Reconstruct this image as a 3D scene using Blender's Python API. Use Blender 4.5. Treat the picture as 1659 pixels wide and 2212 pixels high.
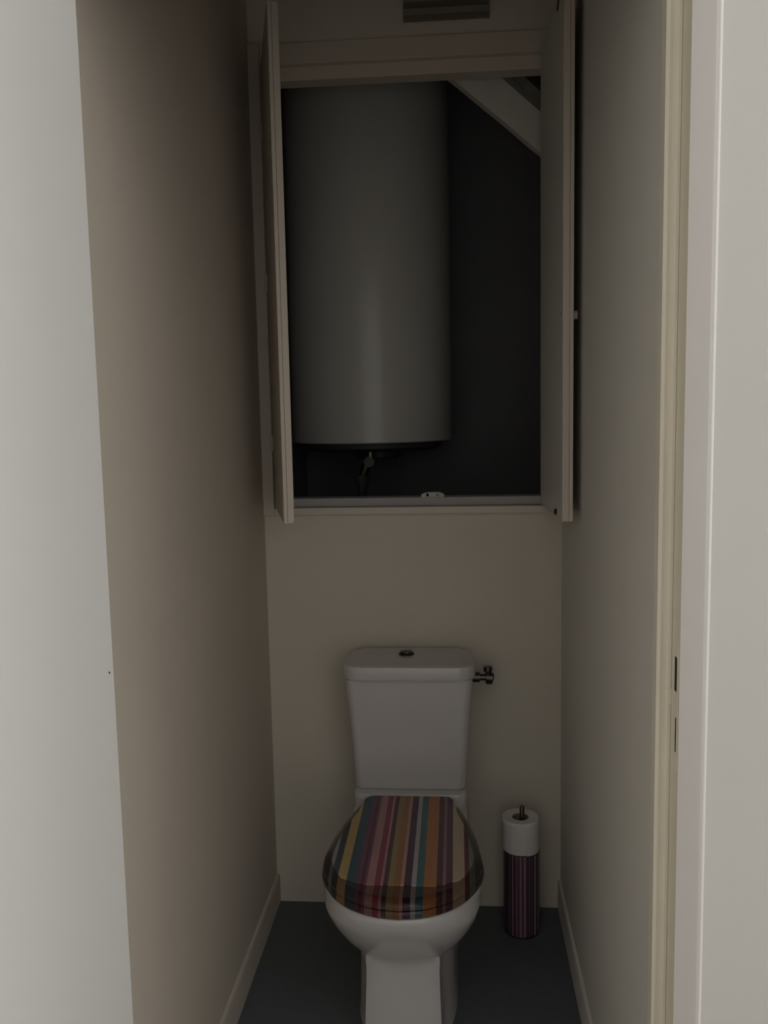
import bpy, bmesh, math, random
from mathutils import Vector, Matrix

for o in list(bpy.data.objects):
    bpy.data.objects.remove(o, do_unlink=True)
sc = bpy.context.scene
COL = sc.collection
PI = math.pi

# ------------------------------------------------------------------ camera
W_PX, H_PX, F_PX = 1659.0, 2212.0, 1913.0
cam_d = bpy.data.cameras.new('camera')
cam_d.sensor_fit = 'VERTICAL'
cam_d.sensor_height = 36.0
cam_d.lens = 36.0 * F_PX / H_PX
cam_d.clip_start = 0.02
cam = bpy.data.objects.new('camera', cam_d)
COL.objects.link(cam)
down = Vector((334.0, 16570.0, F_PX)).normalized()          # from the vanishing points
fwd = Vector((153.5, 0.0, F_PX))
fwd.y = -(fwd.x * down.x + fwd.z * down.z) / down.y
fwd.normalize()
right = down.cross(fwd)
# rows: world x / y / z expressed in camera axes (x right, y down, z forward)
rows = (right, fwd, -down)
m = Matrix(((rows[0].x, -rows[0].y, -rows[0].z, 0.0),
            (rows[1].x, -rows[1].y, -rows[1].z, 0.0),
            (rows[2].x, -rows[2].y, -rows[2].z, 1.45),
            (0, 0, 0, 1)))
cam.matrix_world = m
sc.camera = cam

# ------------------------------------------------------------------ light
world = bpy.data.worlds.new('overcast')
sc.world = world
world.use_nodes = True
bg = world.node_tree.nodes['Background']
bg.inputs[0].default_value = (0.80, 0.88, 1.0, 1)
bg.inputs[1].default_value = 0.6

wl = bpy.data.lights.new('added_hall_light', 'AREA')
wl.shape = 'RECTANGLE'
wl.size = 1.3
wl.size_y = 1.4
wl.energy = 200.0
wl.color = (1.0, 0.992, 0.985)
wlo = bpy.data.objects.new('added_hall_light', wl)
wlo.location = (1.75, 1.32, 1.55)
wlo.rotation_euler = (-PI / 2, 0, 0)          # added unseen source, shines into the hall (-y); the toilet room only gets what the hall bounces
COL.objects.link(wlo)

sc.view_settings.view_transform = 'Standard'
sc.view_settings.look = 'None'
sc.view_settings.gamma = 1.0
sc.view_settings.use_curve_mapping = False
sc.view_settings.exposure = -1.08

# ------------------------------------------------------------------ materials
def hexc(r, g, b):
    def l(c):
        c /= 255.0
        return c / 12.92 if c <= 0.04045 else ((c + 0.055) / 1.055) ** 2.4
    return (l(r), l(g), l(b), 1.0)

def mat(name, col, rough=0.6, metal=0.0, var=0.0, vscale=4.0, bump=0.0, bscale=120.0, coat=0.0, spec=0.5):
    mt = bpy.data.materials.new(name)
    mt.use_nodes = True
    nt = mt.node_tree
    b = nt.nodes['Principled BSDF']
    b.inputs['Base Color'].default_value = col
    b.inputs['Roughness'].default_value = rough
    b.inputs['Metallic'].default_value = metal
    b.inputs['Coat Weight'].default_value = coat
    b.inputs['Coat Roughness'].default_value = 0.08
    b.inputs['Specular IOR Level'].default_value = spec
    tc = nt.nodes.new('ShaderNodeTexCoord')
    if var > 0:
        n = nt.nodes.new('ShaderNodeTexNoise')
        n.inputs['Scale'].default_value = vscale
        n.inputs['Detail'].default_value = 6
        nt.links.new(tc.outputs['Object'], n.inputs['Vector'])
        mx = nt.nodes.new('ShaderNodeMix')
        mx.data_type = 'RGBA'
        mx.inputs[6].default_value = tuple(c * (1 - var) for c in col[:3]) + (1,)
        mx.inputs[7].default_value = tuple(min(1, c * (1 + var)) for c in col[:3]) + (1,)
        nt.links.new(n.outputs['Fac'], mx.inputs[0])
        nt.links.new(mx.outputs[2], b.inputs['Base Color'])
    if bump > 0:
        n2 = nt.nodes.new('ShaderNodeTexNoise')
        n2.inputs['Scale'].default_value = bscale
        n2.inputs['Detail'].default_value = 4
        nt.links.new(tc.outputs['Object'], n2.inputs['Vector'])
        bp = nt.nodes.new('ShaderNodeBump')
        bp.inputs['Strength'].default_value = bump
        bp.inputs['Distance'].default_value = 0.002
        nt.links.new(n2.outputs['Fac'], bp.inputs['Height'])
        nt.links.new(bp.outputs['Normal'], b.inputs['Normal'])
    return mt

M = {}
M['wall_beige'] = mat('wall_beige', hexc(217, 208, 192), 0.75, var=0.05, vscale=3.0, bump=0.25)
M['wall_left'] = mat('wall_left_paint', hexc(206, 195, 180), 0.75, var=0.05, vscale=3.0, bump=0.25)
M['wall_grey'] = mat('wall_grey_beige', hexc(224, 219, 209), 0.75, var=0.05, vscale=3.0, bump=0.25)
M['wall_white'] = mat('wall_white_paint', hexc(222, 219, 213), 0.7, var=0.02, vscale=2.5, bump=0.05)
M['ceiling_hall'] = mat('hall_ceiling_paint', hexc(226, 226, 226), 0.8, bump=0.2)
M['hall_wall'] = mat('hall_wall_paint', hexc(220, 219, 217), 0.75, bump=0.15)
M['ceiling'] = mat('ceiling_paint', hexc(206, 194, 180), 0.8, bump=0.2)
M['void'] = mat('void_shade_grey', hexc(128, 127, 128), 0.9, var=0.15, vscale=5, bump=0.5, bscale=60)  # recess shade put into the grey, so less light bounces onto the heater
M['door_white'] = mat('door_paint', hexc(226, 225, 221), 0.45, var=0.012, vscale=3, bump=0.05, bscale=40)
M['frame_cream'] = mat('frame_cream_paint', hexc(242, 233, 212), 0.4, var=0.04, vscale=9, bump=0.15, bscale=50)
M['architrave'] = mat('architrave_paint', hexc(208, 202, 196), 0.4, var=0.02, vscale=9, bump=0.08, bscale=50)
M['highlight_white'] = mat('edge_highlight_paint', hexc(246, 244, 240), 0.35)  # white that stands for the architrave's edge highlight
M['sill_grey'] = mat('sill_paint', hexc(172, 168, 166), 0.55, var=0.04, vscale=8)
M['cupboard'] = mat('cupboard_paint', hexc(214, 202, 186), 0.5, var=0.03, vscale=8, bump=0.1, bscale=50)
M['cupboard_in'] = mat('cupboard_inner_paint', hexc(216, 212, 204), 0.5, var=0.03, vscale=8, bump=0.1, bscale=50)
M['floor'] = mat('dark_vinyl', hexc(96, 101, 106), 0.6, var=0.15, vscale=40, bump=0.2, bscale=200)
M['hall_floor'] = mat('hall_floor', hexc(128, 124, 120), 0.5, var=0.1, vscale=8)
M['porcelain'] = mat('porcelain', hexc(204, 200, 197), 0.14, coat=0.2)
M['enamel'] = mat('heater_enamel', hexc(206, 203, 196), 0.24, spec=0.42)
M['plastic_white'] = mat('white_plastic', hexc(176, 172, 166), 0.35)
M['plastic_grey'] = mat('grey_plastic', hexc(120, 120, 120), 0.45)
M['timber_white'] = mat('painted_timber', hexc(214, 209, 200), 0.7, var=0.08, vscale=14, bump=0.3, bscale=40)
M['chrome'] = mat('chrome', hexc(170, 165, 158), 0.22, metal=1.0)
M['dark_metal'] = mat('dull_brass', hexc(110, 100, 84), 0.38, metal=1.0)
M['black'] = mat('black_hole', hexc(16, 15, 14), 0.8)
M['rust'] = mat('rusty_bolt', hexc(70, 42, 40), 0.6)
M['vent'] = mat('vent_grey', hexc(138, 132, 120), 0.6, var=0.1, vscale=20)
M['vent_back'] = mat('vent_backing', hexc(124, 118, 106), 0.7)
M['dark_plastic'] = mat('dark_plastic', hexc(62, 66, 66), 0.5)
M['dark_chrome'] = mat('darkened_chrome', hexc(92, 88, 82), 0.3, metal=1.0)  # chrome darkened; the flush button's dark reflection is in the colour
M['paper'] = mat('tissue_paper', hexc(230, 227, 223), 0.95, bump=0.3, bscale=300)
M['card'] = mat('cardboard', hexc(150, 132, 108), 0.9)
M['copper'] = mat('copper_pipe', hexc(150, 105, 80), 0.4, metal=1.0)
M['black_rubber'] = mat('black_bristle', hexc(30, 30, 32), 0.8)

def stripe_mat(name, stops, axis_scale, axis_off, dark=1.0, tint=(1, 1, 1), rough=0.16):
    """stops: [(pos, rgb)] along local X, constant bands"""
    mt = bpy.data.materials.new(name)
    mt.use_nodes = True
    nt = mt.node_tree
    b = nt.nodes['Principled BSDF']
    b.inputs['Roughness'].default_value = rough
    tc = nt.nodes.new('ShaderNodeTexCoord')
    sx = nt.nodes.new('ShaderNodeSeparateXYZ')
    nt.links.new(tc.outputs['Object'], sx.inputs[0])
    ma = nt.nodes.new('ShaderNodeMath')
    ma.operation = 'MULTIPLY_ADD'
    ma.inputs[1].default_value = axis_scale
    ma.inputs[2].default_value = axis_off
    nt.links.new(sx.outputs[0], ma.inputs[0])
    cr = nt.nodes.new('ShaderNodeValToRGB')
    cr.color_ramp.interpolation = 'CONSTANT'
    el = cr.color_ramp.elements
    while len(el) < len(stops):
        el.new(1.0)
    for e, (p, c) in zip(el, stops):
        e.position = p
        gr = 0.14 * (c[0] + c[1] + c[2]) / 3
        l = hexc(*[0.86 * k + gr for k in c])
        e.color = (l[0] * dark * tint[0], l[1] * dark * tint[1], l[2] * dark * tint[2], 1)
    nt.links.new(ma.outputs[0], cr.inputs[0])
    # woven grain
    n = nt.nodes.new('ShaderNodeTexNoise')
    n.inputs['Scale'].default_value = 160
    mp = nt.nodes.new('ShaderNodeMapping')
    mp.inputs['Scale'].default_value = (3.0, 0.15, 1.0)
    nt.links.new(tc.outputs['Object'], mp.inputs[0])
    nt.links.new(mp.outputs[0], n.inputs['Vector'])
    hs = nt.nodes.new('ShaderNodeMix')
    hs.data_type = 'RGBA'
    hs.blend_type = 'MULTIPLY'
    hs.inputs[0].default_value = 0.35
    nt.links.new(cr.outputs[0], hs.inputs[6])
    nt.links.new(n.outputs['Fac'], hs.inputs[7])
    nt.links.new(hs.outputs[2], b.inputs['Base Color'])
    return mt

# positions measured across the lid (0 = left edge, 1 = right edge, half width 0.185)
LID_STOPS = [(0.0, (96, 62, 66)), (0.068, (150, 160, 164)), (0.092, (70, 78, 84)), (0.13, (206, 172, 112)),
             (0.187, (62, 92, 104)), (0.25, (132, 54, 96)), (0.27, (88, 44, 66)), (0.29, (138, 54, 92)),
             (0.308, (186, 132, 126)), (0.352, (156, 40, 72)), (0.388, (190, 128, 134)), (0.405, (84, 42, 50)),
             (0.432, (168, 140, 82)), (0.468, (176, 112, 64)), (0.507, (206, 150, 120)), (0.527, (82, 36, 72)),
             (0.567, (184, 176, 180)), (0.596, (50, 114, 116)), (0.640, (196, 122, 58)), (0.714, (92, 42, 54)),
             (0.748, (156, 104, 116)), (0.766, (94, 48, 58)), (0.805, (200, 172, 138)), (0.877, (108, 42, 52)),
             (0.905, (136, 142, 124)), (0.94, (96, 84, 78))]
M['lid_stripe'] = stripe_mat('lid_stripes', LID_STOPS, 1 / 0.37, 0.5)
M['lid_rim'] = stripe_mat('lid_rim_shaded_stripes', LID_STOPS, 1 / 0.37, 0.5, dark=0.34, tint=(1.0, 0.88, 0.84))  # same stripes, bevel shade painted into the rim colour

def can_mat():
    mt = bpy.data.materials.new('canister_pinstripes')
    mt.use_nodes = True
    nt = mt.node_tree
    b = nt.nodes['Principled BSDF']
    b.inputs['Roughness'].default_value = 0.3
    tc = nt.nodes.new('ShaderNodeTexCoord')
    sx = nt.nodes.new('ShaderNodeSeparateXYZ')
    nt.links.new(tc.outputs['Object'], sx.inputs[0])
    at = nt.nodes.new('ShaderNodeMath'); at.operation = 'ARCTAN2'
    nt.links.new(sx.outputs[0], at.inputs[0]); nt.links.new(sx.outputs[1], at.inputs[1])
    mu = nt.nodes.new('ShaderNodeMath'); mu.operation = 'MULTIPLY'; mu.inputs[1].default_value = 15.0
    nt.links.new(at.outputs[0], mu.inputs[0])
    fl = nt.nodes.new('ShaderNodeMath'); fl.operation = 'FLOOR'
    nt.links.new(mu.outputs[0], fl.inputs[0])
    wn = nt.nodes.new('ShaderNodeTexWhiteNoise'); wn.noise_dimensions = '1D'
    nt.links.new(fl.outputs[0], wn.inputs['W'])
    cr = nt.nodes.new('ShaderNodeValToRGB'); cr.color_ramp.interpolation = 'CONSTANT'
    st = [(0.0, (58, 48, 60)), (0.16, (120, 78, 96)), (0.30, (82, 54, 62)), (0.44, (150, 132, 138)), (0.54, (66, 66, 84)),
          (0.66, (128, 86, 104)), (0.80, (76, 54, 58)), (0.92, (136, 112, 90))]
    el = cr.color_ramp.elements
    while len(el) < len(st): el.new(1.0)
    for e, (p, c) in zip(el, st):
        e.position = p; e.color = hexc(*c)
    nt.links.new(wn.outputs['Value'], cr.inputs[0])
    nt.links.new(cr.outputs[0], b.inputs['Base Color'])
    return mt
M['canister'] = can_mat()

# ------------------------------------------------------------------ helpers (shapes are given in world coordinates)
def wloc(o):
    v = Vector((0, 0, 0))
    while o:
        v += o.location
        o = o.parent
    return v

def obj(name, bm, material, parent=None, smooth=False, origin=None):
    """one mesh object; geometry in world coordinates, origin moved to the parent or given point"""
    me = bpy.data.meshes.new(name)
    o = bpy.data.objects.new(name, me)
    base = wloc(parent) if parent else Vector((0, 0, 0))
    off = Vector(origin) if origin is not None else base
    bmesh.ops.recalc_face_normals(bm, faces=bm.faces)
    bmesh.ops.translate(bm, vec=-off, verts=bm.verts)
    bm.to_mesh(me); bm.free()
    if smooth:
        for p in me.polygons:
            p.use_smooth = True
        try:
            me.set_sharp_from_angle(angle=math.radians(smooth if smooth is not True else 35))
        except Exception:
            pass
    me.materials.append(M[material])
    COL.objects.link(o)
    o.parent = parent
    o.location = off - base
    return o

def tag(o, label=None, cat=None, group=None, kind=None):
    if label: o['label'] = label
    if cat: o['category'] = cat
    if group: o['group'] = group
    if kind: o['kind'] = kind
    return o

def empty(name, loc):
    o = bpy.data.objects.new(name, None)
    o.empty_display_size = 0.05
    COL.objects.link(o)
    o.location = loc
    return o

def box(bm, x0, x1, y0, y1, z0, z1, bev=0.0, seg=2):
    t = bmesh.new()
    r = bmesh.ops.create_cube(t, size=1.0)
    bmesh.ops.scale(t, vec=(x1 - x0, y1 - y0, z1 - z0), verts=t.verts)
    bmesh.ops.translate(t, vec=((x0 + x1) / 2, (y0 + y1) / 2, (z0 + z1) / 2), verts=t.verts)
    if bev > 0:
        bmesh.ops.bevel(t, geom=list(t.edges), offset=bev, segments=seg, profile=0.5, affect='EDGES')
    merge(bm, t)
    return bm

def merge(bm, t):
    me = bpy.data.meshes.new('tmp')
    t.to_mesh(me); t.free()
    bm.from_mesh(me)
    bpy.data.meshes.remove(me)

def B(*a, **k):
    return box(bmesh.new(), *a, **k)

def prism(bm, pts, a, b, axis='z', bev=0.0):
    """polygon pts extruded from a to b along axis; pts in the two other axes (xy, xz or yz)"""
    def P(p, t):
        return {'z': (p[0], p[1], t), 'y': (p[0], t, p[1]), 'x': (t, p[0], p[1])}[axis]
    t = bmesh.new()
    lo = [t.verts.new(P(p, a)) for p in pts]
    hi = [t.verts.new(P(p, b)) for p in pts]
    t.faces.new(lo); t.faces.new(hi)
    n = len(pts)
    for i in range(n):
        t.faces.new((lo[i], lo[(i + 1) % n], hi[(i + 1) % n], hi[i]))
    bmesh.ops.recalc_face_normals(t, faces=t.faces)
    if bev > 0:
        bmesh.ops.bevel(t, geom=list(t.edges), offset=bev, segments=2, profile=0.5, affect='EDGES')
    merge(bm, t)
    return bm

def loft(bm, rings, cap0=True, cap1=True):
    vs = [[bm.verts.new(p) for p in r] for r in rings]
    n = len(rings[0])
    for a, b in zip(vs[:-1], vs[1:]):
        for i in range(n):
            bm.faces.new((a[i], a[(i + 1) % n], b[(i + 1) % n], b[i]))
    if cap0: bm.faces.new(vs[0])
    if cap1: bm.faces.new(vs[-1])
    return bm

def lathe(bm, prof, cx, cy, n=48, cap0=True, cap1=True):
    rings = [[(cx + r * math.cos(2 * PI * i / n), cy + r * math.sin(2 * PI * i / n), z) for i in range(n)] for r, z in prof]
    return loft(bm, rings, cap0, cap1)

def tube(bm, pts, r, n=12):
    pts = [Vector(p) for p in pts]
    rings = []
    for i, p in enumerate(pts):
        d = (pts[min(i + 1, len(pts) - 1)] - pts[max(i - 1, 0)]).normalized()
        u = d.orthogonal().normalized()
        if i and rings:
            u = (pu - d * pu.dot(d)).normalized()
        pu = u
        v = d.cross(u)
        rr = r[i] if isinstance(r, (list, tuple)) else r
        rings.append([tuple(p + (u * math.cos(2 * PI * k / n) + v * math.sin(2 * PI * k / n)) * rr) for k in range(n)])
    return loft(bm, rings)

def rounded_rect(x0, x1, y0, y1, r, n=6):
    pts = []
    for cx, cy, a0 in ((x1 - r, y1 - r, 0), (x0 + r, y1 - r, PI / 2), (x0 + r, y0 + r, PI), (x1 - r, y0 + r, 1.5 * PI)):
        for k in range(n + 1):
            a = a0 + PI / 2 * k / n
            pts.append((cx + r * math.cos(a), cy + r * math.sin(a)))
    return pts

# ------------------------------------------------------------------ the setting
XL, XR = -0.542, 0.290          # side walls of the closet
YB = 2.459                      # face of the back wall
YC = 3.44                       # back of the cupboard void
ZC = 2.72
T = 0.10

def S(name, bm, material, label, cat, parent=None):
    o = obj(name, bm, material, parent)
    if parent is None:
        tag(o, label, cat, kind='structure')
    return o

S('floor', B(XL - 0.14, XR + 0.16, 1.226, YC + T, -0.05, 0.0), 'floor', 'dark blue grey vinyl floor of the small toilet room', 'floor')
S('floor_hall', B(-1.7, 2.8, -2.40, 1.226, -0.05, 0.0), 'hall_floor', 'wooden hall floor in front of the toilet doorway', 'floor')
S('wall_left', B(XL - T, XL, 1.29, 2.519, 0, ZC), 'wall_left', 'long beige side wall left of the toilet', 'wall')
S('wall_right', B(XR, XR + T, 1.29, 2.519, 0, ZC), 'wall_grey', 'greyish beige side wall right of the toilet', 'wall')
bm = bmesh.new()
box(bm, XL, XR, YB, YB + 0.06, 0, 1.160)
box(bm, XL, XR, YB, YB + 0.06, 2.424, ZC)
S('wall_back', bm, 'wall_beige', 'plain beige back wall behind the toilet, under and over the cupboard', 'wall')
S('wall_void_left', B(XL - 0.14, XL - 0.04, 2.519, YC, 0, ZC), 'void', 'shade-darkened side wall left of the water heater', 'wall')
S('wall_void_right', B(XR + 0.06, XR + 0.16, 2.519, YC, 0, ZC), 'void', 'shade-darkened side wall right of the water heater', 'wall')
S('wall_void', B(XL - 0.14, XR + 0.16, YC, YC + T, 0, ZC), 'void', 'shade-darkened wall deep inside the open cupboard', 'wall')
S('ceiling_void', B(XL - 0.14, XR + 0.16, 2.519, YC + T, ZC, ZC + 0.08), 'void', 'shade-darkened ceiling over the water heater', 'ceiling')
S('ceiling', B(XL - T, XR + T, 1.29, 2.519, ZC, ZC + 0.08), 'ceiling', 'beige ceiling of the small toilet room', 'ceiling')
YF = 1.224
HX0, HX1, HY0 = -1.6, 2.7, -2.3
ZD = 2.15                       # top of the doorway
S('wall_front_left', B(HX0, -0.585, YF, 1.29, 0, ZC), 'wall_white', 'white hall wall left of the doorway, behind the open door', 'wall')
wx0, wx1, wz0, wz1 = 1.05, 2.45, 0.80, 2.30
bm = bmesh.new()
box(bm, 0.336, wx0, YF, 1.29, 0, ZC)
box(bm, wx1, HX1, YF, 1.29, 0, ZC)
box(bm, wx0, wx1, YF, 1.29, 0, wz0)
box(bm, wx0, wx1, YF, 1.29, wz1, ZC)
S('wall_front_right', bm, 'wall_white', 'pale white hall wall at the right edge beside the door frame', 'wall')
S('wall_front_top', B(-0.585, 0.336, YF, 1.29, ZD, ZC), 'wall_white', 'white hall wall over the doorway', 'wall')
S('wall_hall_left', B(HX0 - 0.1, HX0, HY0, 1.29, 0, ZC), 'hall_wall', 'white left wall of the hall', 'wall')
S('wall_hall_right', B(HX1, HX1 + 0.1, HY0, 1.29, 0, ZC), 'hall_wall', 'white right wall of the hall', 'wall')
S('wall_hall_rear', B(HX0 - 0.1, HX1 + 0.1, HY0 - 0.1, HY0, 0, ZC), 'hall_wall', 'white hall wall behind the camera', 'wall')
S('ceiling_hall', B(HX0 - 0.1, HX1 + 0.1, HY0 - 0.1, 1.29, ZC, ZC + 0.08), 'ceiling_hall', 'pale ceiling of the hall', 'ceiling')
w1 = tag(empty('added_window_1', (1.75, 1.26, wz0)), 'added hall window in the same wall, unseen to the right', 'window', kind='structure')  # window added out of view so the hall is lit from the side
bm = bmesh.new()
for a, b_ in ((wx0, wx0 + 0.05), (wx1 - 0.05, wx1), (1.73, 1.77)):
    box(bm, a, b_, 1.24, 1.28, wz0, wz1, 0.004)
box(bm, wx0, wx1, 1.24, 1.28, wz0, wz0 + 0.05, 0.004)
box(bm, wx0, wx1, 1.24, 1.28, wz1 - 0.05, wz1, 0.004)
obj('added_window_frame', bm, 'door_white', w1)

# baseboards, painted like the walls they sit on
bb = prism(bmesh.new(), [(XL, 0), (XL + 0.008, 0), (XL + 0.008, 0.078), (XL + 0.006, 0.086), (XL, 0.088)], 1.29, YB, 'y')
S('baseboard_left', bb, 'wall_left', 'low beige baseboard along the left wall', 'baseboard')
bb = prism(bmesh.new(), [(XR, 0), (XR - 0.008, 0), (XR - 0.008, 0.078), (XR - 0.006, 0.086), (XR, 0.088)], 1.29, YB, 'y')
S('baseboard_right', bb, 'wall_grey', 'low greyish baseboard along the right wall', 'baseboard')

# ------------------------------------------------------------------ door frame with its rebate and lock slots
fr = tag(empty('trim_1', (0.31, 1.25, 0)), 'cream painted door frame with rebate and lock slots, right of the toilet', 'door frame', kind='structure')
ZH = 2.10
def jamb(s, x_reb, x_stop, x_out, z1):
    """plan profile: stop with a shallow groove, rebate, front face with a rounded outer edge"""
    w = x_reb - x_stop
    p = [(x_stop, 1.29), (x_stop, 1.2665), (x_stop + .12 * w, 1.2640), (x_stop + .20 * w, 1.2630),
         (x_stop + .45 * w, 1.2655), (x_stop + .62 * w, 1.2655), (x_stop + .78 * w, 1.2625), (x_stop + .95 * w, 1.2625), (x_reb, 1.2638),
         (x_reb, 1.2186)]
    p += [(x_reb + .0006 * s, 1.2180), (x_reb + .0006 * s, 1.29)]
    return p
def architrave(s, x_in, x_out):
    p = [(x_in, 1.29), (x_in, 1.2185)]
    for k in range(9):
        a = PI / 2 * k / 8
        p.append((x_out - s * 0.006 + s * 0.006 * math.sin(a), 1.2170 + 0.006 - 0.006 * math.cos(a)))
    return p + [(x_out, 1.29)]
obj('jamb', prism(bmesh.new(), jamb(1, 0.3055, 0.2845, 0.3420, ZH), 0, ZH), 'frame_cream', fr, smooth=25)
obj('jamb', prism(bmesh.new(), jamb(-1, -0.5365, -0.5305, -0.588, ZH), 0, ZH), 'frame_cream', fr, smooth=25)
obj('architrave', prism(bmesh.new(), architrave(1, 0.3062, 0.3410), 0, ZD), 'architrave', fr, smooth=25)
obj('architrave', prism(bmesh.new(), architrave(-1, -0.5372, -0.588), 0, ZD), 'architrave', fr, smooth=25)
obj('edge_highlight', tube(bmesh.new(), [(0.3415, 1.2220, 0.001), (0.3415, 1.2220, 1.0), (0.3415, 1.2220, ZD)], 0.0036, 16), 'highlight_white', fr, smooth=True)  # added strip, a painted highlight along the rounded edge
bm = bmesh.new()
box(bm, -0.5305, 0.2845, 1.262, 1.29, ZH - 0.012, ZD)
box(bm, -0.5365, 0.3055, 1.2235, 1.262, ZH, ZD)
obj('head', bm, 'frame_cream', fr)
sp = obj('strike_plate', B(0.3048, 0.3060, 1.2262, 1.2495, 0.935, 1.125, 0.0006, 1), 'frame_cream', fr)
obj('latch_slot', B(0.3040, 0.3051, 1.2310, 1.2405, 1.049, 1.098, 0.0004, 1), 'black', sp)
obj('bolt_slot', B(0.3040, 0.3051, 1.2300, 1.2330, 0.962, 1.012, 0.0004, 1), 'black', sp)
# flaking paint ridge where plate meets the stop
obj('paint_ridge', B(0.2990, 0.3060, 1.2606, 1.2630, 1.020, 1.045, 0.0010, 1), 'frame_cream', fr)

# the room door, swung open towards the hall
ang = math.radians(100)
pin = Vector((-0.5331, 1.215, 0))
d1 = tag(empty('door_1', pin), 'white flush door at the left edge, swung open into the hall', 'door', kind='structure')
def leaf_pt(u, v):
    """u along the leaf from the hinge, v through the thickness (0 hall side, +v room side)"""
    du = Vector((math.cos(ang), -math.sin(ang), 0))
    dv = Vector((math.sin(ang), math.cos(ang), 0))
    p = pin + du * u + dv * v
    return (p.x, p.y)
DT, DW = 0.040, 0.82
pts = [leaf_pt(0.002, 0), leaf_pt(DW, 0), leaf_pt(DW, DT), leaf_pt(0.002, DT)]
obj('leaf', prism(bmesh.new(), pts, 0.008, 2.095, bev=0.0015), 'door_white', d1)
for z in (0.25, 1.05, 1.80):
    obj('hinge', tube(bmesh.new(), [(pin.x - 0.004, pin.y - 0.008, z - 0.04), (pin.x - 0.004, pin.y - 0.008, z + 0.04)], 0.006), 'chrome', d1, smooth=True)
a = leaf_pt(0.014, DT - 0.0005); b_ = leaf_pt(0.014, DT + 0.0006)
obj('nick', tube(bmesh.new(), [(a[0], a[1], 1.085), (b_[0], b_[1], 1.085)], 0.0016, 8), 'black', d1)
for v0 in (-0.045,):
    a = leaf_pt(DW - 0.06, DT + 0.001); b_ = leaf_pt(DW - 0.06, DT + 0.05); c = leaf_pt(DW - 0.17, DT + 0.05)
    obj('handle', tube(bmesh.new(), [(a[0], a[1], 1.04), (b_[0], b_[1], 1.04), (c[0], c[1], 1.04)], 0.009), 'chrome', d1, smooth=True)

# ------------------------------------------------------------------ cupboard over the toilet
cb = tag(empty('wall_cupboard', (-0.126, YB, 1.16)), 'beige framed cupboard with both doors open over the toilet', 'cupboard')
YK = 2.447            # front face of the cupboard frame
HL, HR = -0.511, 0.261
obj('stile', B(XL, HL, YK, 2.51, 1.160, 2.424, 0.0015), 'cupboard', cb)
obj('stile', B(HR, XR, YK, 2.51, 1.160, 2.424, 0.0015), 'cupboard', cb)
obj('bottom_rail', B(HL, HR, YK, 2.51, 1.160, 1.180, 0.002), 'cupboard', cb)
obj('top_rail', B(HL, HR, YK + 0.007, 2.51, 2.370, 2.424, 0.002), 'cupboard', cb)
obj('sill', B(HL, HR, 2.474, 2.53, 1.180, 1.204, 0.002), 'sill_grey', cb)
obj('head_stop', B(HL, HR, 2.474, 2.53, 2.334, 2.370, 0.002), 'cupboard', cb)
obj('side_stop', B(HL, HL + 0.012, 2.490, 2.53, 1.204, 2.334, 0.002), 'cupboard', cb)
obj('side_stop', B(HR - 0.022, HR, 2.474, 2.53, 1.204, 2.334, 0.002), 'cupboard', cb)

LW, LT = 0.381, 0.026
def cup_leaf(side, open_deg, label):
    """side +1 hinged on the right, -1 on the left; a door panel with a lipped free edge"""
    px = HR if side > 0 else HL
    a = math.radians(open_deg)
    du = Vector((-side * math.cos(a), -math.sin(a), 0))          # along the leaf
    dv = Vector((-side * math.sin(a), math.cos(a), 0))           # from outer face to inner face
    pv = Vector((px - side * 0.004, YK - 0.001, 0))
    def q(u, v):
        p = pv + du * u + dv * v
        return (p.x, p.y)
    dr = obj('door', prism(bmesh.new(), [q(0.002, 0), q(LW - 0.004, 0), q(LW - 0.004, LT - 0.002), q(0.002, LT - 0.002)], 1.184, 2.366, bev=0.001), 'cupboard', cb)
    tag(dr, label)
    obj('inner_panel', prism(bmesh.new(), [q(0.006, LT - 0.0035), q(LW - 0.006, LT - 0.0035), q(LW - 0.006, LT - 0.0004), q(0.006, LT - 0.0004)], 1.187, 2.363), 'cupboard_in', dr)
    # lipping on the free edge: a broad flat and a narrow bead with a groove between
    bm = bmesh.new()
    prism(bm, [q(LW - 0.005, 0.0), q(LW, 0.001), q(LW, 0.0094), q(LW - 0.005, 0.0098)], 1.184, 2.366, bev=0.0008)
    prism(bm, [q(LW - 0.005, 0.0098), q(LW + 0.0006, 0.0100), q(LW + 0.0006, LT - 0.001), q(LW - 0.005, LT)], 1.184, 2.366, bev=0.0010)
    obj('edge_lipping', bm, 'cupboard', dr)
    for z in (1.363, 1.80, 2.20):
        p = q(0.0, -0.004)
        obj('hinge', tube(bmesh.new(), [(p[0], p[1], z - 0.022), (p[0], p[1], z + 0.022)], 0.0045, 10), 'cupboard', dr, smooth=True)
    return dr, q
drl, ql = cup_leaf(-1, 75.5, 'left cupboard door, half open, seen on its edge')
drr, qr = cup_leaf(1, 92.0, 'right cupboard door, opened square, grey inner face')
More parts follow.
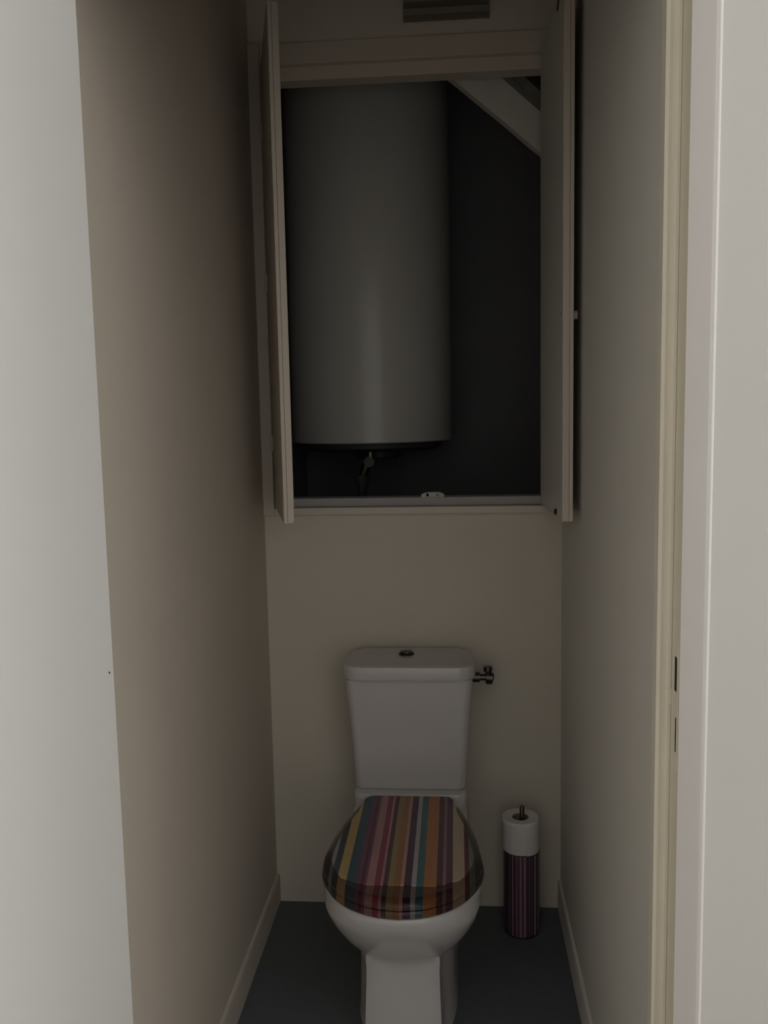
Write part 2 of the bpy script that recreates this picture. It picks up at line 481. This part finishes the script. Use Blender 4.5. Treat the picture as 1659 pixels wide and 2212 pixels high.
# knob on the outer face of the right door, its screw on the inner face
p0 = qr(LW - 0.030, -0.0005); p1 = qr(LW - 0.030, -0.011)
obj('knob', tube(bmesh.new(), [(p0[0], p0[1], 1.657), (p1[0], p1[1], 1.657)], [0.009, 0.011], 16), 'cupboard', drr, smooth=True)
p0 = qr(LW - 0.022, LT - 0.004); p1 = qr(LW - 0.022, LT)
obj('screw', tube(bmesh.new(), [(p0[0], p0[1], 1.659), (p1[0], p1[1], 1.659)], 0.0035, 12), 'dark_metal', drr)
p0 = qr(LW - 0.090, LT - 0.004); p1 = qr(LW - 0.090, LT + 0.004)
obj('catch_plate', tube(bmesh.new(), [(p0[0], p0[1], 1.197), (p1[0], p1[1], 1.197)], 0.007, 12), 'black', drr)
p0 = qr(LW - 0.080, LT + 0.002); p1 = qr(LW - 0.050, LT + 0.002)
obj('bolt', tube(bmesh.new(), [(p0[0], p0[1], 2.338), (p1[0], p1[1], 2.362)], 0.0022, 8), 'rust', drr)
# double roller catch screwed to the sill
ct = obj('door_catch', prism(bmesh.new(), [(-0.098, 1.2035), (-0.032, 1.2035), (-0.032, 1.2105), (-0.038, 1.2155), (-0.050, 1.2185), (-0.080, 1.2185), (-0.092, 1.2155), (-0.098, 1.2105)], 2.472, 2.492, 'y', bev=0.0015), 'plastic_white', cb)
tag(ct, 'white plastic door catch on the sill')
obj('roller', B(-0.083, -0.076, 2.4705, 2.4735, 1.2065, 1.2145, 0.001), 'black', ct)
obj('roller', B(-0.055, -0.048, 2.4705, 2.4735, 1.2065, 1.2145, 0.001), 'plastic_grey', ct)

# ------------------------------------------------------------------ louvred vent over the cupboard
vt = tag(empty('air_vent', (-0.012, YB, 2.459)), 'grey louvred air vent on the wall over the cupboard', 'vent')
obj('back_plate', B(-0.124, 0.100, YB - 0.006, YB - 0.0005, 2.459, 2.625, 0.001), 'vent_back', vt)
for i in range(5):
    z = 2.4590 + 0.0325 * i
    bm = prism(bmesh.new(), [(YB - 0.0062, z + 0.0330), (YB - 0.0150, z + 0.0300), (YB - 0.0170, z + 0.0280), (YB - 0.0170, z + 0.0115), (YB - 0.0150, z + 0.0115), (YB - 0.0062, z + 0.0260)], -0.124, 0.100, 'x')
    obj('slat', bm, 'vent', vt)

# ------------------------------------------------------------------ water heater in the cupboard
HX, HY, HRAD = -0.2900, 3.100, 0.2780
HZ = 1.343
wh = tag(empty('water_heater', (HX, HY, HZ)), 'white cylindrical water heater hanging inside the open cupboard', 'water heater')
prof = [(HRAD - 0.004, HZ), (HRAD, HZ + 0.004), (HRAD, 2.60)]
for k in range(1, 7):
    a = PI / 2 * k / 6
    prof.append((HRAD - 0.05 + 0.05 * math.cos(a), 2.60 + 0.05 * math.sin(a)))
obj('tank', lathe(bmesh.new(), prof, HX, HY, 96), 'enamel', wh, smooth=True)
obj('bottom_cap', lathe(bmesh.new(), [(HRAD - 0.030, HZ + 0.002), (HRAD - 0.034, HZ - 0.018), (HRAD - 0.060, HZ - 0.030), (0.09, HZ - 0.034)][::-1], HX, HY, 72), 'dark_plastic', wh, smooth=True)
obj('thermostat_cover', lathe(bmesh.new(), [(0.075, HZ - 0.060), (0.085, HZ - 0.055), (0.088, HZ - 0.032)], HX + 0.02, HY, 40), 'dark_plastic', wh, smooth=True)
sv = obj('safety_valve', tube(bmesh.new(), [(-0.275, 2.86, HZ - 0.028), (-0.275, 2.86, HZ - 0.060), (-0.290, 2.86, HZ - 0.075), (-0.305, 2.86, HZ - 0.11)], [0.013, 0.017, 0.017, 0.012], 16), 'dark_metal', wh, smooth=True)
obj('valve_knob', tube(bmesh.new(), [(-0.275, 2.845, HZ - 0.058), (-0.275, 2.815, HZ - 0.058)], [0.014, 0.017], 16), 'dark_plastic', sv, smooth=True)
obj('tundish', lathe(bmesh.new(), [(0.013, 1.165), (0.016, 1.20), (0.026, 1.235), (0.026, 1.240)], -0.305, 2.86, 24), 'dark_plastic', wh, smooth=True)
obj('drain_pipe', tube(bmesh.new(), [(-0.305, 2.86, 1.17), (-0.305, 2.86, 0.9), (-0.305, 2.86, 0.02)], 0.013), 'dark_plastic', wh, smooth=True)
for z in (1.62, 2.30):
    obj('wall_bracket', B(HX - 0.14, HX + 0.14, HY + HRAD - 0.02, YC - 0.001, z, z + 0.05), 'dark_metal', wh)

# ------------------------------------------------------------------ diagonal timbers at the top right of the cupboard
def beam(lo, hi, y0, y1, x_end):
    """lo/hi: two points (x,z) on lower and upper edge; runs from the ceiling to the right wall"""
    def at_x(l, x):
        (x0, z0), (x1, z1) = l
        return z0 + (z1 - z0) * (x - x0) / (x1 - x0)
    def at_z(l, z):
        (x0, z0), (x1, z1) = l
        return x0 + (x1 - x0) * (z - z0) / (z1 - z0)
    zt = ZC - 0.001
    pts = [(at_z(lo, zt), zt)]
    n = 12
    x0 = at_z(lo, zt)
    for k in range(1, n):
        x = x0 + (x_end - x0) * k / n
        pts.append((x, at_x(lo, x) + random.uniform(-1, 1) * 0.0025))
    pts += [(x_end, at_x(lo, x_end)), (x_end, at_x(hi, x_end)), (at_z(hi, zt), zt)]
    return prism(bmesh.new(), pts, y0, y1, 'y')
random.seed(4)
o = obj('slanted_timber', beam([(-0.020, 2.368), (0.238, 2.152)], [(0.114, 2.369), (0.238, 2.258)], 2.57, 2.61, XR + 0.059), 'timber_white', origin=(0.2, 2.59, 2.2))
tag(o, 'broad white painted timber slanting across the cupboard top right corner', 'timber', 'slanted timbers in the cupboard')
o = obj('slanted_timber', beam([(0.150, 2.434), (0.253, 2.339)], [(0.190, 2.437), (0.254, 2.378)], 2.76, 2.82, XR + 0.059), 'timber_white', origin=(0.25, 2.79, 2.3))
tag(o, 'narrow slanting timber behind and above the broad white one', 'timber', 'slanted timbers in the cupboard')

# ------------------------------------------------------------------ toilet
TX = -0.1300
to = tag(empty('toilet', (TX, 2.05, 0)), 'white porcelain toilet with cistern and striped lid', 'toilet')

def catmull(pts, n):
    """resample an open polyline through Catmull-Rom to n points of equal arc length"""
    P = [Vector(p) for p in pts]
    P = [P[0] * 2 - P[1]] + P + [P[-1] * 2 - P[-2]]
    out = []
    for i in range(1, len(P) - 2):
        for k in range(12):
            t = k / 12
            a, b_, c, d = P[i - 1], P[i], P[i + 1], P[i + 2]
            out.append(0.5 * ((2 * b_) + (c - a) * t + (2 * a - 5 * b_ + 4 * c - d) * t * t + (3 * b_ - a - 3 * c + d) * t ** 3))
    out.append(P[-2])
    L = [0]
    for a, b_ in zip(out[:-1], out[1:]):
        L.append(L[-1] + (b_ - a).length)
    res = []
    j = 0
    for k in range(n):
        s = L[-1] * k / (n - 1)
        while j < len(L) - 2 and L[j + 1] < s: j += 1
        f = (s - L[j]) / max(1e-9, L[j + 1] - L[j])
        res.append(out[j].lerp(out[j + 1], f))
    return res

def sym_ring(half, z, n=34):
    """half: [(hw, y)] from back centre to front centre; returns a closed ring in world coordinates"""
    h = catmull([(a, b_, 0) for a, b_ in half], n)
    ring = [(TX + p.x, p.y, z) for p in h]
    ring += [(TX - p.x, p.y, z) for p in reversed(h[1:-1])]
    return ring

def inset(ring, d, z):
    n = len(ring)
    out = []
    for i in range(n):
        a = Vector(ring[i - 1]); b_ = Vector(ring[i]); c = Vector(ring[(i + 1) % n])
        t = (c - a); t.z = 0
        t.normalize()
        nn = Vector((-t.y, t.x, 0))
        out.append((b_, nn))
    cen = sum((Vector(p) for p in ring), Vector()) / n
    res = []
    for b_, nn in out:
        if nn.dot(cen - b_) < 0: nn = -nn
        p = b_ + nn * d
        res.append((p.x, p.y, z))
    return res

# bowl and pedestal: lofted sections from the floor to the rim
def ped(z, hf, hr, yf, yb):
    """pedestal: a narrow flat front that steps out to the wider trapway behind"""
    return sym_ring([(0, yb), (hr * 0.7, yb), (hr * 0.97, yb - 0.03), (hr, yb - 0.09), (hr, 2.06), (hr * 0.97, 2.00), (hf + (hr - hf) * 0.55, 1.955), (hf + (hr - hf) * 0.15, 1.915), (hf, yf + 0.05),
                     (hf * 0.99, yf + 0.018), (hf * 0.93, yf + 0.004), (hf * 0.5, yf), (0, yf - 0.001)], z)
def sec(z, hw, yf, yb):
    cy = 1.905
    return sym_ring([(0, yb), (hw * 0.55, yb), (hw * 0.80, yb - 0.015), (hw * 0.88, yb - 0.06), (hw * 0.90, 2.20), (hw * 0.96, 2.05), (hw, 1.95), (hw * 0.995, cy - 0.03),
                     (hw * 0.93, yf + (cy - yf) * 0.52), (hw * 0.76, yf + (cy - yf) * 0.27), (hw * 0.52, yf + (cy - yf) * 0.10), (hw * 0.26, yf + (cy - yf) * 0.02), (0, yf)], z)
rim_half = [(0, 2.425), (0.100, 2.425), (0.140, 2.415), (0.150, 2.38), (0.150, 2.24), (0.152, 2.16), (0.166, 2.06), (0.177, 1.95), (0.179, 1.90), (0.173, 1.86),
            (0.154, 1.815), (0.127, 1.775), (0.091, 1.745), (0.048, 1.727), (0, 1.721)]
rim = sym_ring(rim_half, 0.400)
rings = [ped(0.000, 0.094, 0.121, 1.812, 2.36), ped(0.008, 0.091, 0.119, 1.815, 2.36), ped(0.09, 0.087, 0.117, 1.826, 2.36), ped(0.17, 0.0835, 0.115, 1.834, 2.37), ped(0.205, 0.083, 0.114, 1.838, 2.375), ped(0.222, 0.084, 0.114, 1.838, 2.38),
         sec(0.234, 0.106, 1.832, 2.39), sec(0.250, 0.121, 1.818, 2.40), sec(0.275, 0.139, 1.795, 2.405), sec(0.305, 0.157, 1.769, 2.41), sec(0.335, 0.170, 1.747, 2.42),
         sec(0.362, 0.177, 1.731, 2.425), [(x, y, 0.385) for x, y, z in rim], [(x, y, 0.396) for x, y, z in rim], inset(rim, 0.004, 0.400)]
bm = loft(bmesh.new(), rings)
obj('bowl', bm, 'porcelain', to, smooth=50)
# raised deck that carries the cistern
dk = rounded_rect(TX - 0.150, TX + 0.150, 2.232, 2.425, 0.03)
obj('deck', loft(bmesh.new(), [[(x, y, 0.398) for x, y in dk], [(x, y, 0.436) for x, y in dk], [(TX + (x - TX) * 0.985, 2.33 + (y - 2.33) * 0.985, 0.4395) for x, y in dk]]), 'porcelain', to, smooth=40)

# cistern
def tank_ring(hw, yf, yb, r, z, bow=0.006):
    out = []
    for x, y in rounded_rect(TX - hw, TX + hw, yf, yb, r, 7):
        k = (x - TX) / hw
        if y < (yf + yb) / 2:
            y -= bow * (1 - k * k)
        out.append((x, y, z))
    return out
rings = [tank_ring(0.1465, 2.268, 2.435, 0.022, 0.4405), tank_ring(0.1490, 2.266, 2.438, 0.022, 0.4435), tank_ring(0.1545, 2.262, 2.440, 0.022, 0.55),
         tank_ring(0.162, 2.256, 2.442, 0.022, 0.66), tank_ring(0.1690, 2.252, 2.442, 0.022, 0.7445)]
cis = obj('cistern', loft(bmesh.new(), rings), 'porcelain', to, smooth=40)
def lid_ring(e, z):
    out = []
    for x, y in rounded_rect(TX - 0.176 + e, TX + 0.176 - e, 2.240 + e, 2.444 - e, 0.045 - e, 8):
        k = (x - TX) / 0.176
        if y < 2.34: y -= 0.006 * (1 - k * k)
        else:
            x = TX + (x - TX) * (1 - 0.10 * (y - 2.34) / 0.1)
        out.append((x, y, z))
    return out
rings = [lid_ring(0.004, 0.7462), lid_ring(0.001, 0.7472), lid_ring(0.0, 0.750), lid_ring(0.0, 0.7795), lid_ring(0.0012, 0.7818), lid_ring(0.0035, 0.7828), lid_ring(0.03, 0.7840)]
cl = obj('cistern_lid', loft(bmesh.new(), rings), 'porcelain', to, smooth=40)
BX, BY = -0.140, 2.362
def ell(rx, ry, z):
    return [(BX + rx * math.cos(2 * PI * i / 36), BY + ry * math.sin(2 * PI * i / 36), z) for i in range(36)]
fb = obj('flush_ring', loft(bmesh.new(), [ell(0.0215, 0.0215, 0.7830), ell(0.0215, 0.0215, 0.7865), ell(0.0195, 0.0195, 0.7885), ell(0.0175, 0.0175, 0.7870)]), 'dark_chrome', cl, smooth=True)
for s in (-1, 1):
    pts = [(BX + s * 0.0012, BY - 0.0165)] + [(BX + s * (0.0012 + 0.0153 * math.sin(PI * k / 12)), BY - 0.0165 * math.cos(PI * k / 12)) for k in range(1, 12)] + [(BX + s * 0.0012, BY + 0.0165)]
    obj('flush_button', prism(bmesh.new(), pts, 0.7860, 0.7925, bev=0.0012), 'dark_chrome', cl, smooth=True)
# inlet valve on the right side of the cistern
iv = obj('inlet_valve', tube(bmesh.new(), [(0.030, 2.40, 0.708), (0.040, 2.40, 0.708), (0.0405, 2.40, 0.708), (0.060, 2.40, 0.708), (0.0605, 2.40, 0.708), (0.076, 2.40, 0.708), (0.0765, 2.40, 0.708), (0.095, 2.40, 0.706), (0.098, 2.40, 0.7055)],
                         [0.010, 0.010, 0.0140, 0.0140, 0.009, 0.009, 0.0150, 0.0150, 0.011], 20), 'dark_chrome', to, smooth=30)
obj('valve_handle', tube(bmesh.new(), [(0.087, 2.40, 0.690), (0.086, 2.40, 0.708), (0.084, 2.40, 0.722), (0.083, 2.40, 0.728), (0.083, 2.40, 0.738)], [0.009, 0.009, 0.008, 0.0125, 0.0115], 16), 'dark_chrome', iv, smooth=30)

# seat and lid: rims with painted-in bevel shade, the striped panel set into the lid
seat_half = [(0, 2.224), (0.060, 2.224), (0.102, 2.220), (0.131, 2.186), (0.153, 2.113), (0.170, 2.037), (0.180, 1.96), (0.184, 1.91), (0.178, 1.862), (0.158, 1.813),
             (0.131, 1.772), (0.094, 1.741), (0.049, 1.721), (0, 1.714)]
sr = sym_ring(seat_half, 0.4)
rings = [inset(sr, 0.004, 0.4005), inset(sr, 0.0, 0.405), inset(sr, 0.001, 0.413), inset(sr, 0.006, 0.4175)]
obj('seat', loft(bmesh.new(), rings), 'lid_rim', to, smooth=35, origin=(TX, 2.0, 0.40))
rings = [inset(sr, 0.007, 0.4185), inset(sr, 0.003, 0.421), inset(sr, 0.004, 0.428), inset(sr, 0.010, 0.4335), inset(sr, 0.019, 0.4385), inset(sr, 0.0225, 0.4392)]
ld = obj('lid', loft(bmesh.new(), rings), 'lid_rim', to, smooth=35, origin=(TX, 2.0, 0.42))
tag(ld, 'toilet lid with rim darkened for bevel shade')
pn = [Vector(p) for p in inset(sr, 0.023, 0.0)]
# the panel runs full width at the hinge end and has mitred front corners
pts = []
for p in pn:
    x, y = p.x - TX, p.y
    y = max(y, 1.782)
    lim = 1.782 + max(0.0, (abs(x) - 0.080)) * 0.55
    y = max(y, lim)
    if p.y > 2.14:
        y = p.y + 0.020 * min(1.0, (p.y - 2.14) / 0.05)
        x *= 1 + 0.10 * min(1.0, (p.y - 2.14) / 0.05)
    pts.append((TX + x, y))
op = obj('striped_panel', loft(bmesh.new(), [[(x, y, 0.4370) for x, y in pts], [(x, y, 0.4402) for x, y in pts], [(TX + (x - TX) * .992, 2.0 + (y - 2.0) * .994, 0.4412) for x, y in pts]]), 'lid_stripe', ld, smooth=30, origin=(TX, 2.0, 0.44))
tag(op, 'multicoloured striped panel of the lid')
for s in (-1, 1):
    obj('seat_hinge', tube(bmesh.new(), [(TX + s * 0.055, 2.222, 0.4185), (TX + s * 0.095, 2.222, 0.4185)], 0.008, 12), 'chrome', to, smooth=True)

# ------------------------------------------------------------------ brush canister, brush and paper roll beside the toilet
CX, CY = 0.170, 2.347
cn = tag(empty('brush_canister', (CX, CY, 0)), 'purple pinstriped cylindrical brush canister on the floor right of the toilet', 'canister')
obj('body', lathe(bmesh.new(), [(0.046, 0.002), (0.0500, 0.006), (0.0500, 0.238), (0.0470, 0.238), (0.0470, 0.010)], CX, CY, 64), 'canister', cn, smooth=30)
obj('foot_ring', lathe(bmesh.new(), [(0.047, 0.0), (0.0485, 0.0), (0.0485, 0.006), (0.047, 0.006)], CX, CY, 48), 'dark_metal', cn, smooth=30)
br = tag(empty('toilet_brush', (CX, CY, 0.012)), 'metal toilet brush handle poking up through the paper roll', 'toilet brush')
obj('handle', tube(bmesh.new(), [(CX, CY, 0.10), (CX, CY, 0.28), (CX + 0.002, CY, 0.357), (CX + 0.002, CY, 0.363)], [0.0055, 0.0055, 0.0065, 0.003], 14), 'dark_metal', br, smooth=True)
obj('bristles', lathe(bmesh.new(), [(0.012, 0.012), (0.034, 0.022), (0.038, 0.06), (0.034, 0.095), (0.008, 0.110)], CX, CY, 32), 'black_rubber', br, smooth=True)
pr_ = tag(empty('toilet_paper_roll', (CX, CY, 0.2385)), 'white toilet paper roll stacked on top of the pinstriped canister', 'toilet paper')
z0 = 0.2386
obj('paper', lathe(bmesh.new(), [(0.0225, z0 + 0.001), (0.046, z0), (0.0490, z0 + 0.003), (0.0495, z0 + 0.06), (0.0515, z0 + 0.083), (0.0515, z0 + 0.089), (0.0490, z0 + 0.0925), (0.0225, z0 + 0.0905), (0.0225, z0 + 0.001)], CX - 0.003, CY, 64, cap0=False, cap1=False), 'paper', pr_, smooth=40)
obj('cardboard_core', lathe(bmesh.new(), [(0.0224, z0 + 0.001), (0.0224, z0 + 0.0905), (0.0205, z0 + 0.0905), (0.0205, z0 + 0.001), (0.0224, z0 + 0.001)], CX - 0.003, CY, 40, cap0=False, cap1=False), 'card', pr_, smooth=40)
bm = bmesh.new()
a0, a1 = math.radians(-75), math.radians(10)
rin = [[], []]
pts = []
for k in range(13):
    a = a0 + (a1 - a0) * k / 12
    r = 0.0505 + 0.0016 * k / 12
    pts.append((CX - 0.003 + r * math.cos(a), CY + r * math.sin(a)))
for k in range(12, -1, -1):
    a = a0 + (a1 - a0) * k / 12
    r = 0.0500 + 0.0016 * k / 12
    pts.append((CX - 0.003 + r * math.cos(a), CY + r * math.sin(a)))
obj('loose_sheet', prism(bm, pts, z0 + 0.001, z0 + 0.080), 'paper', pr_, smooth=40)
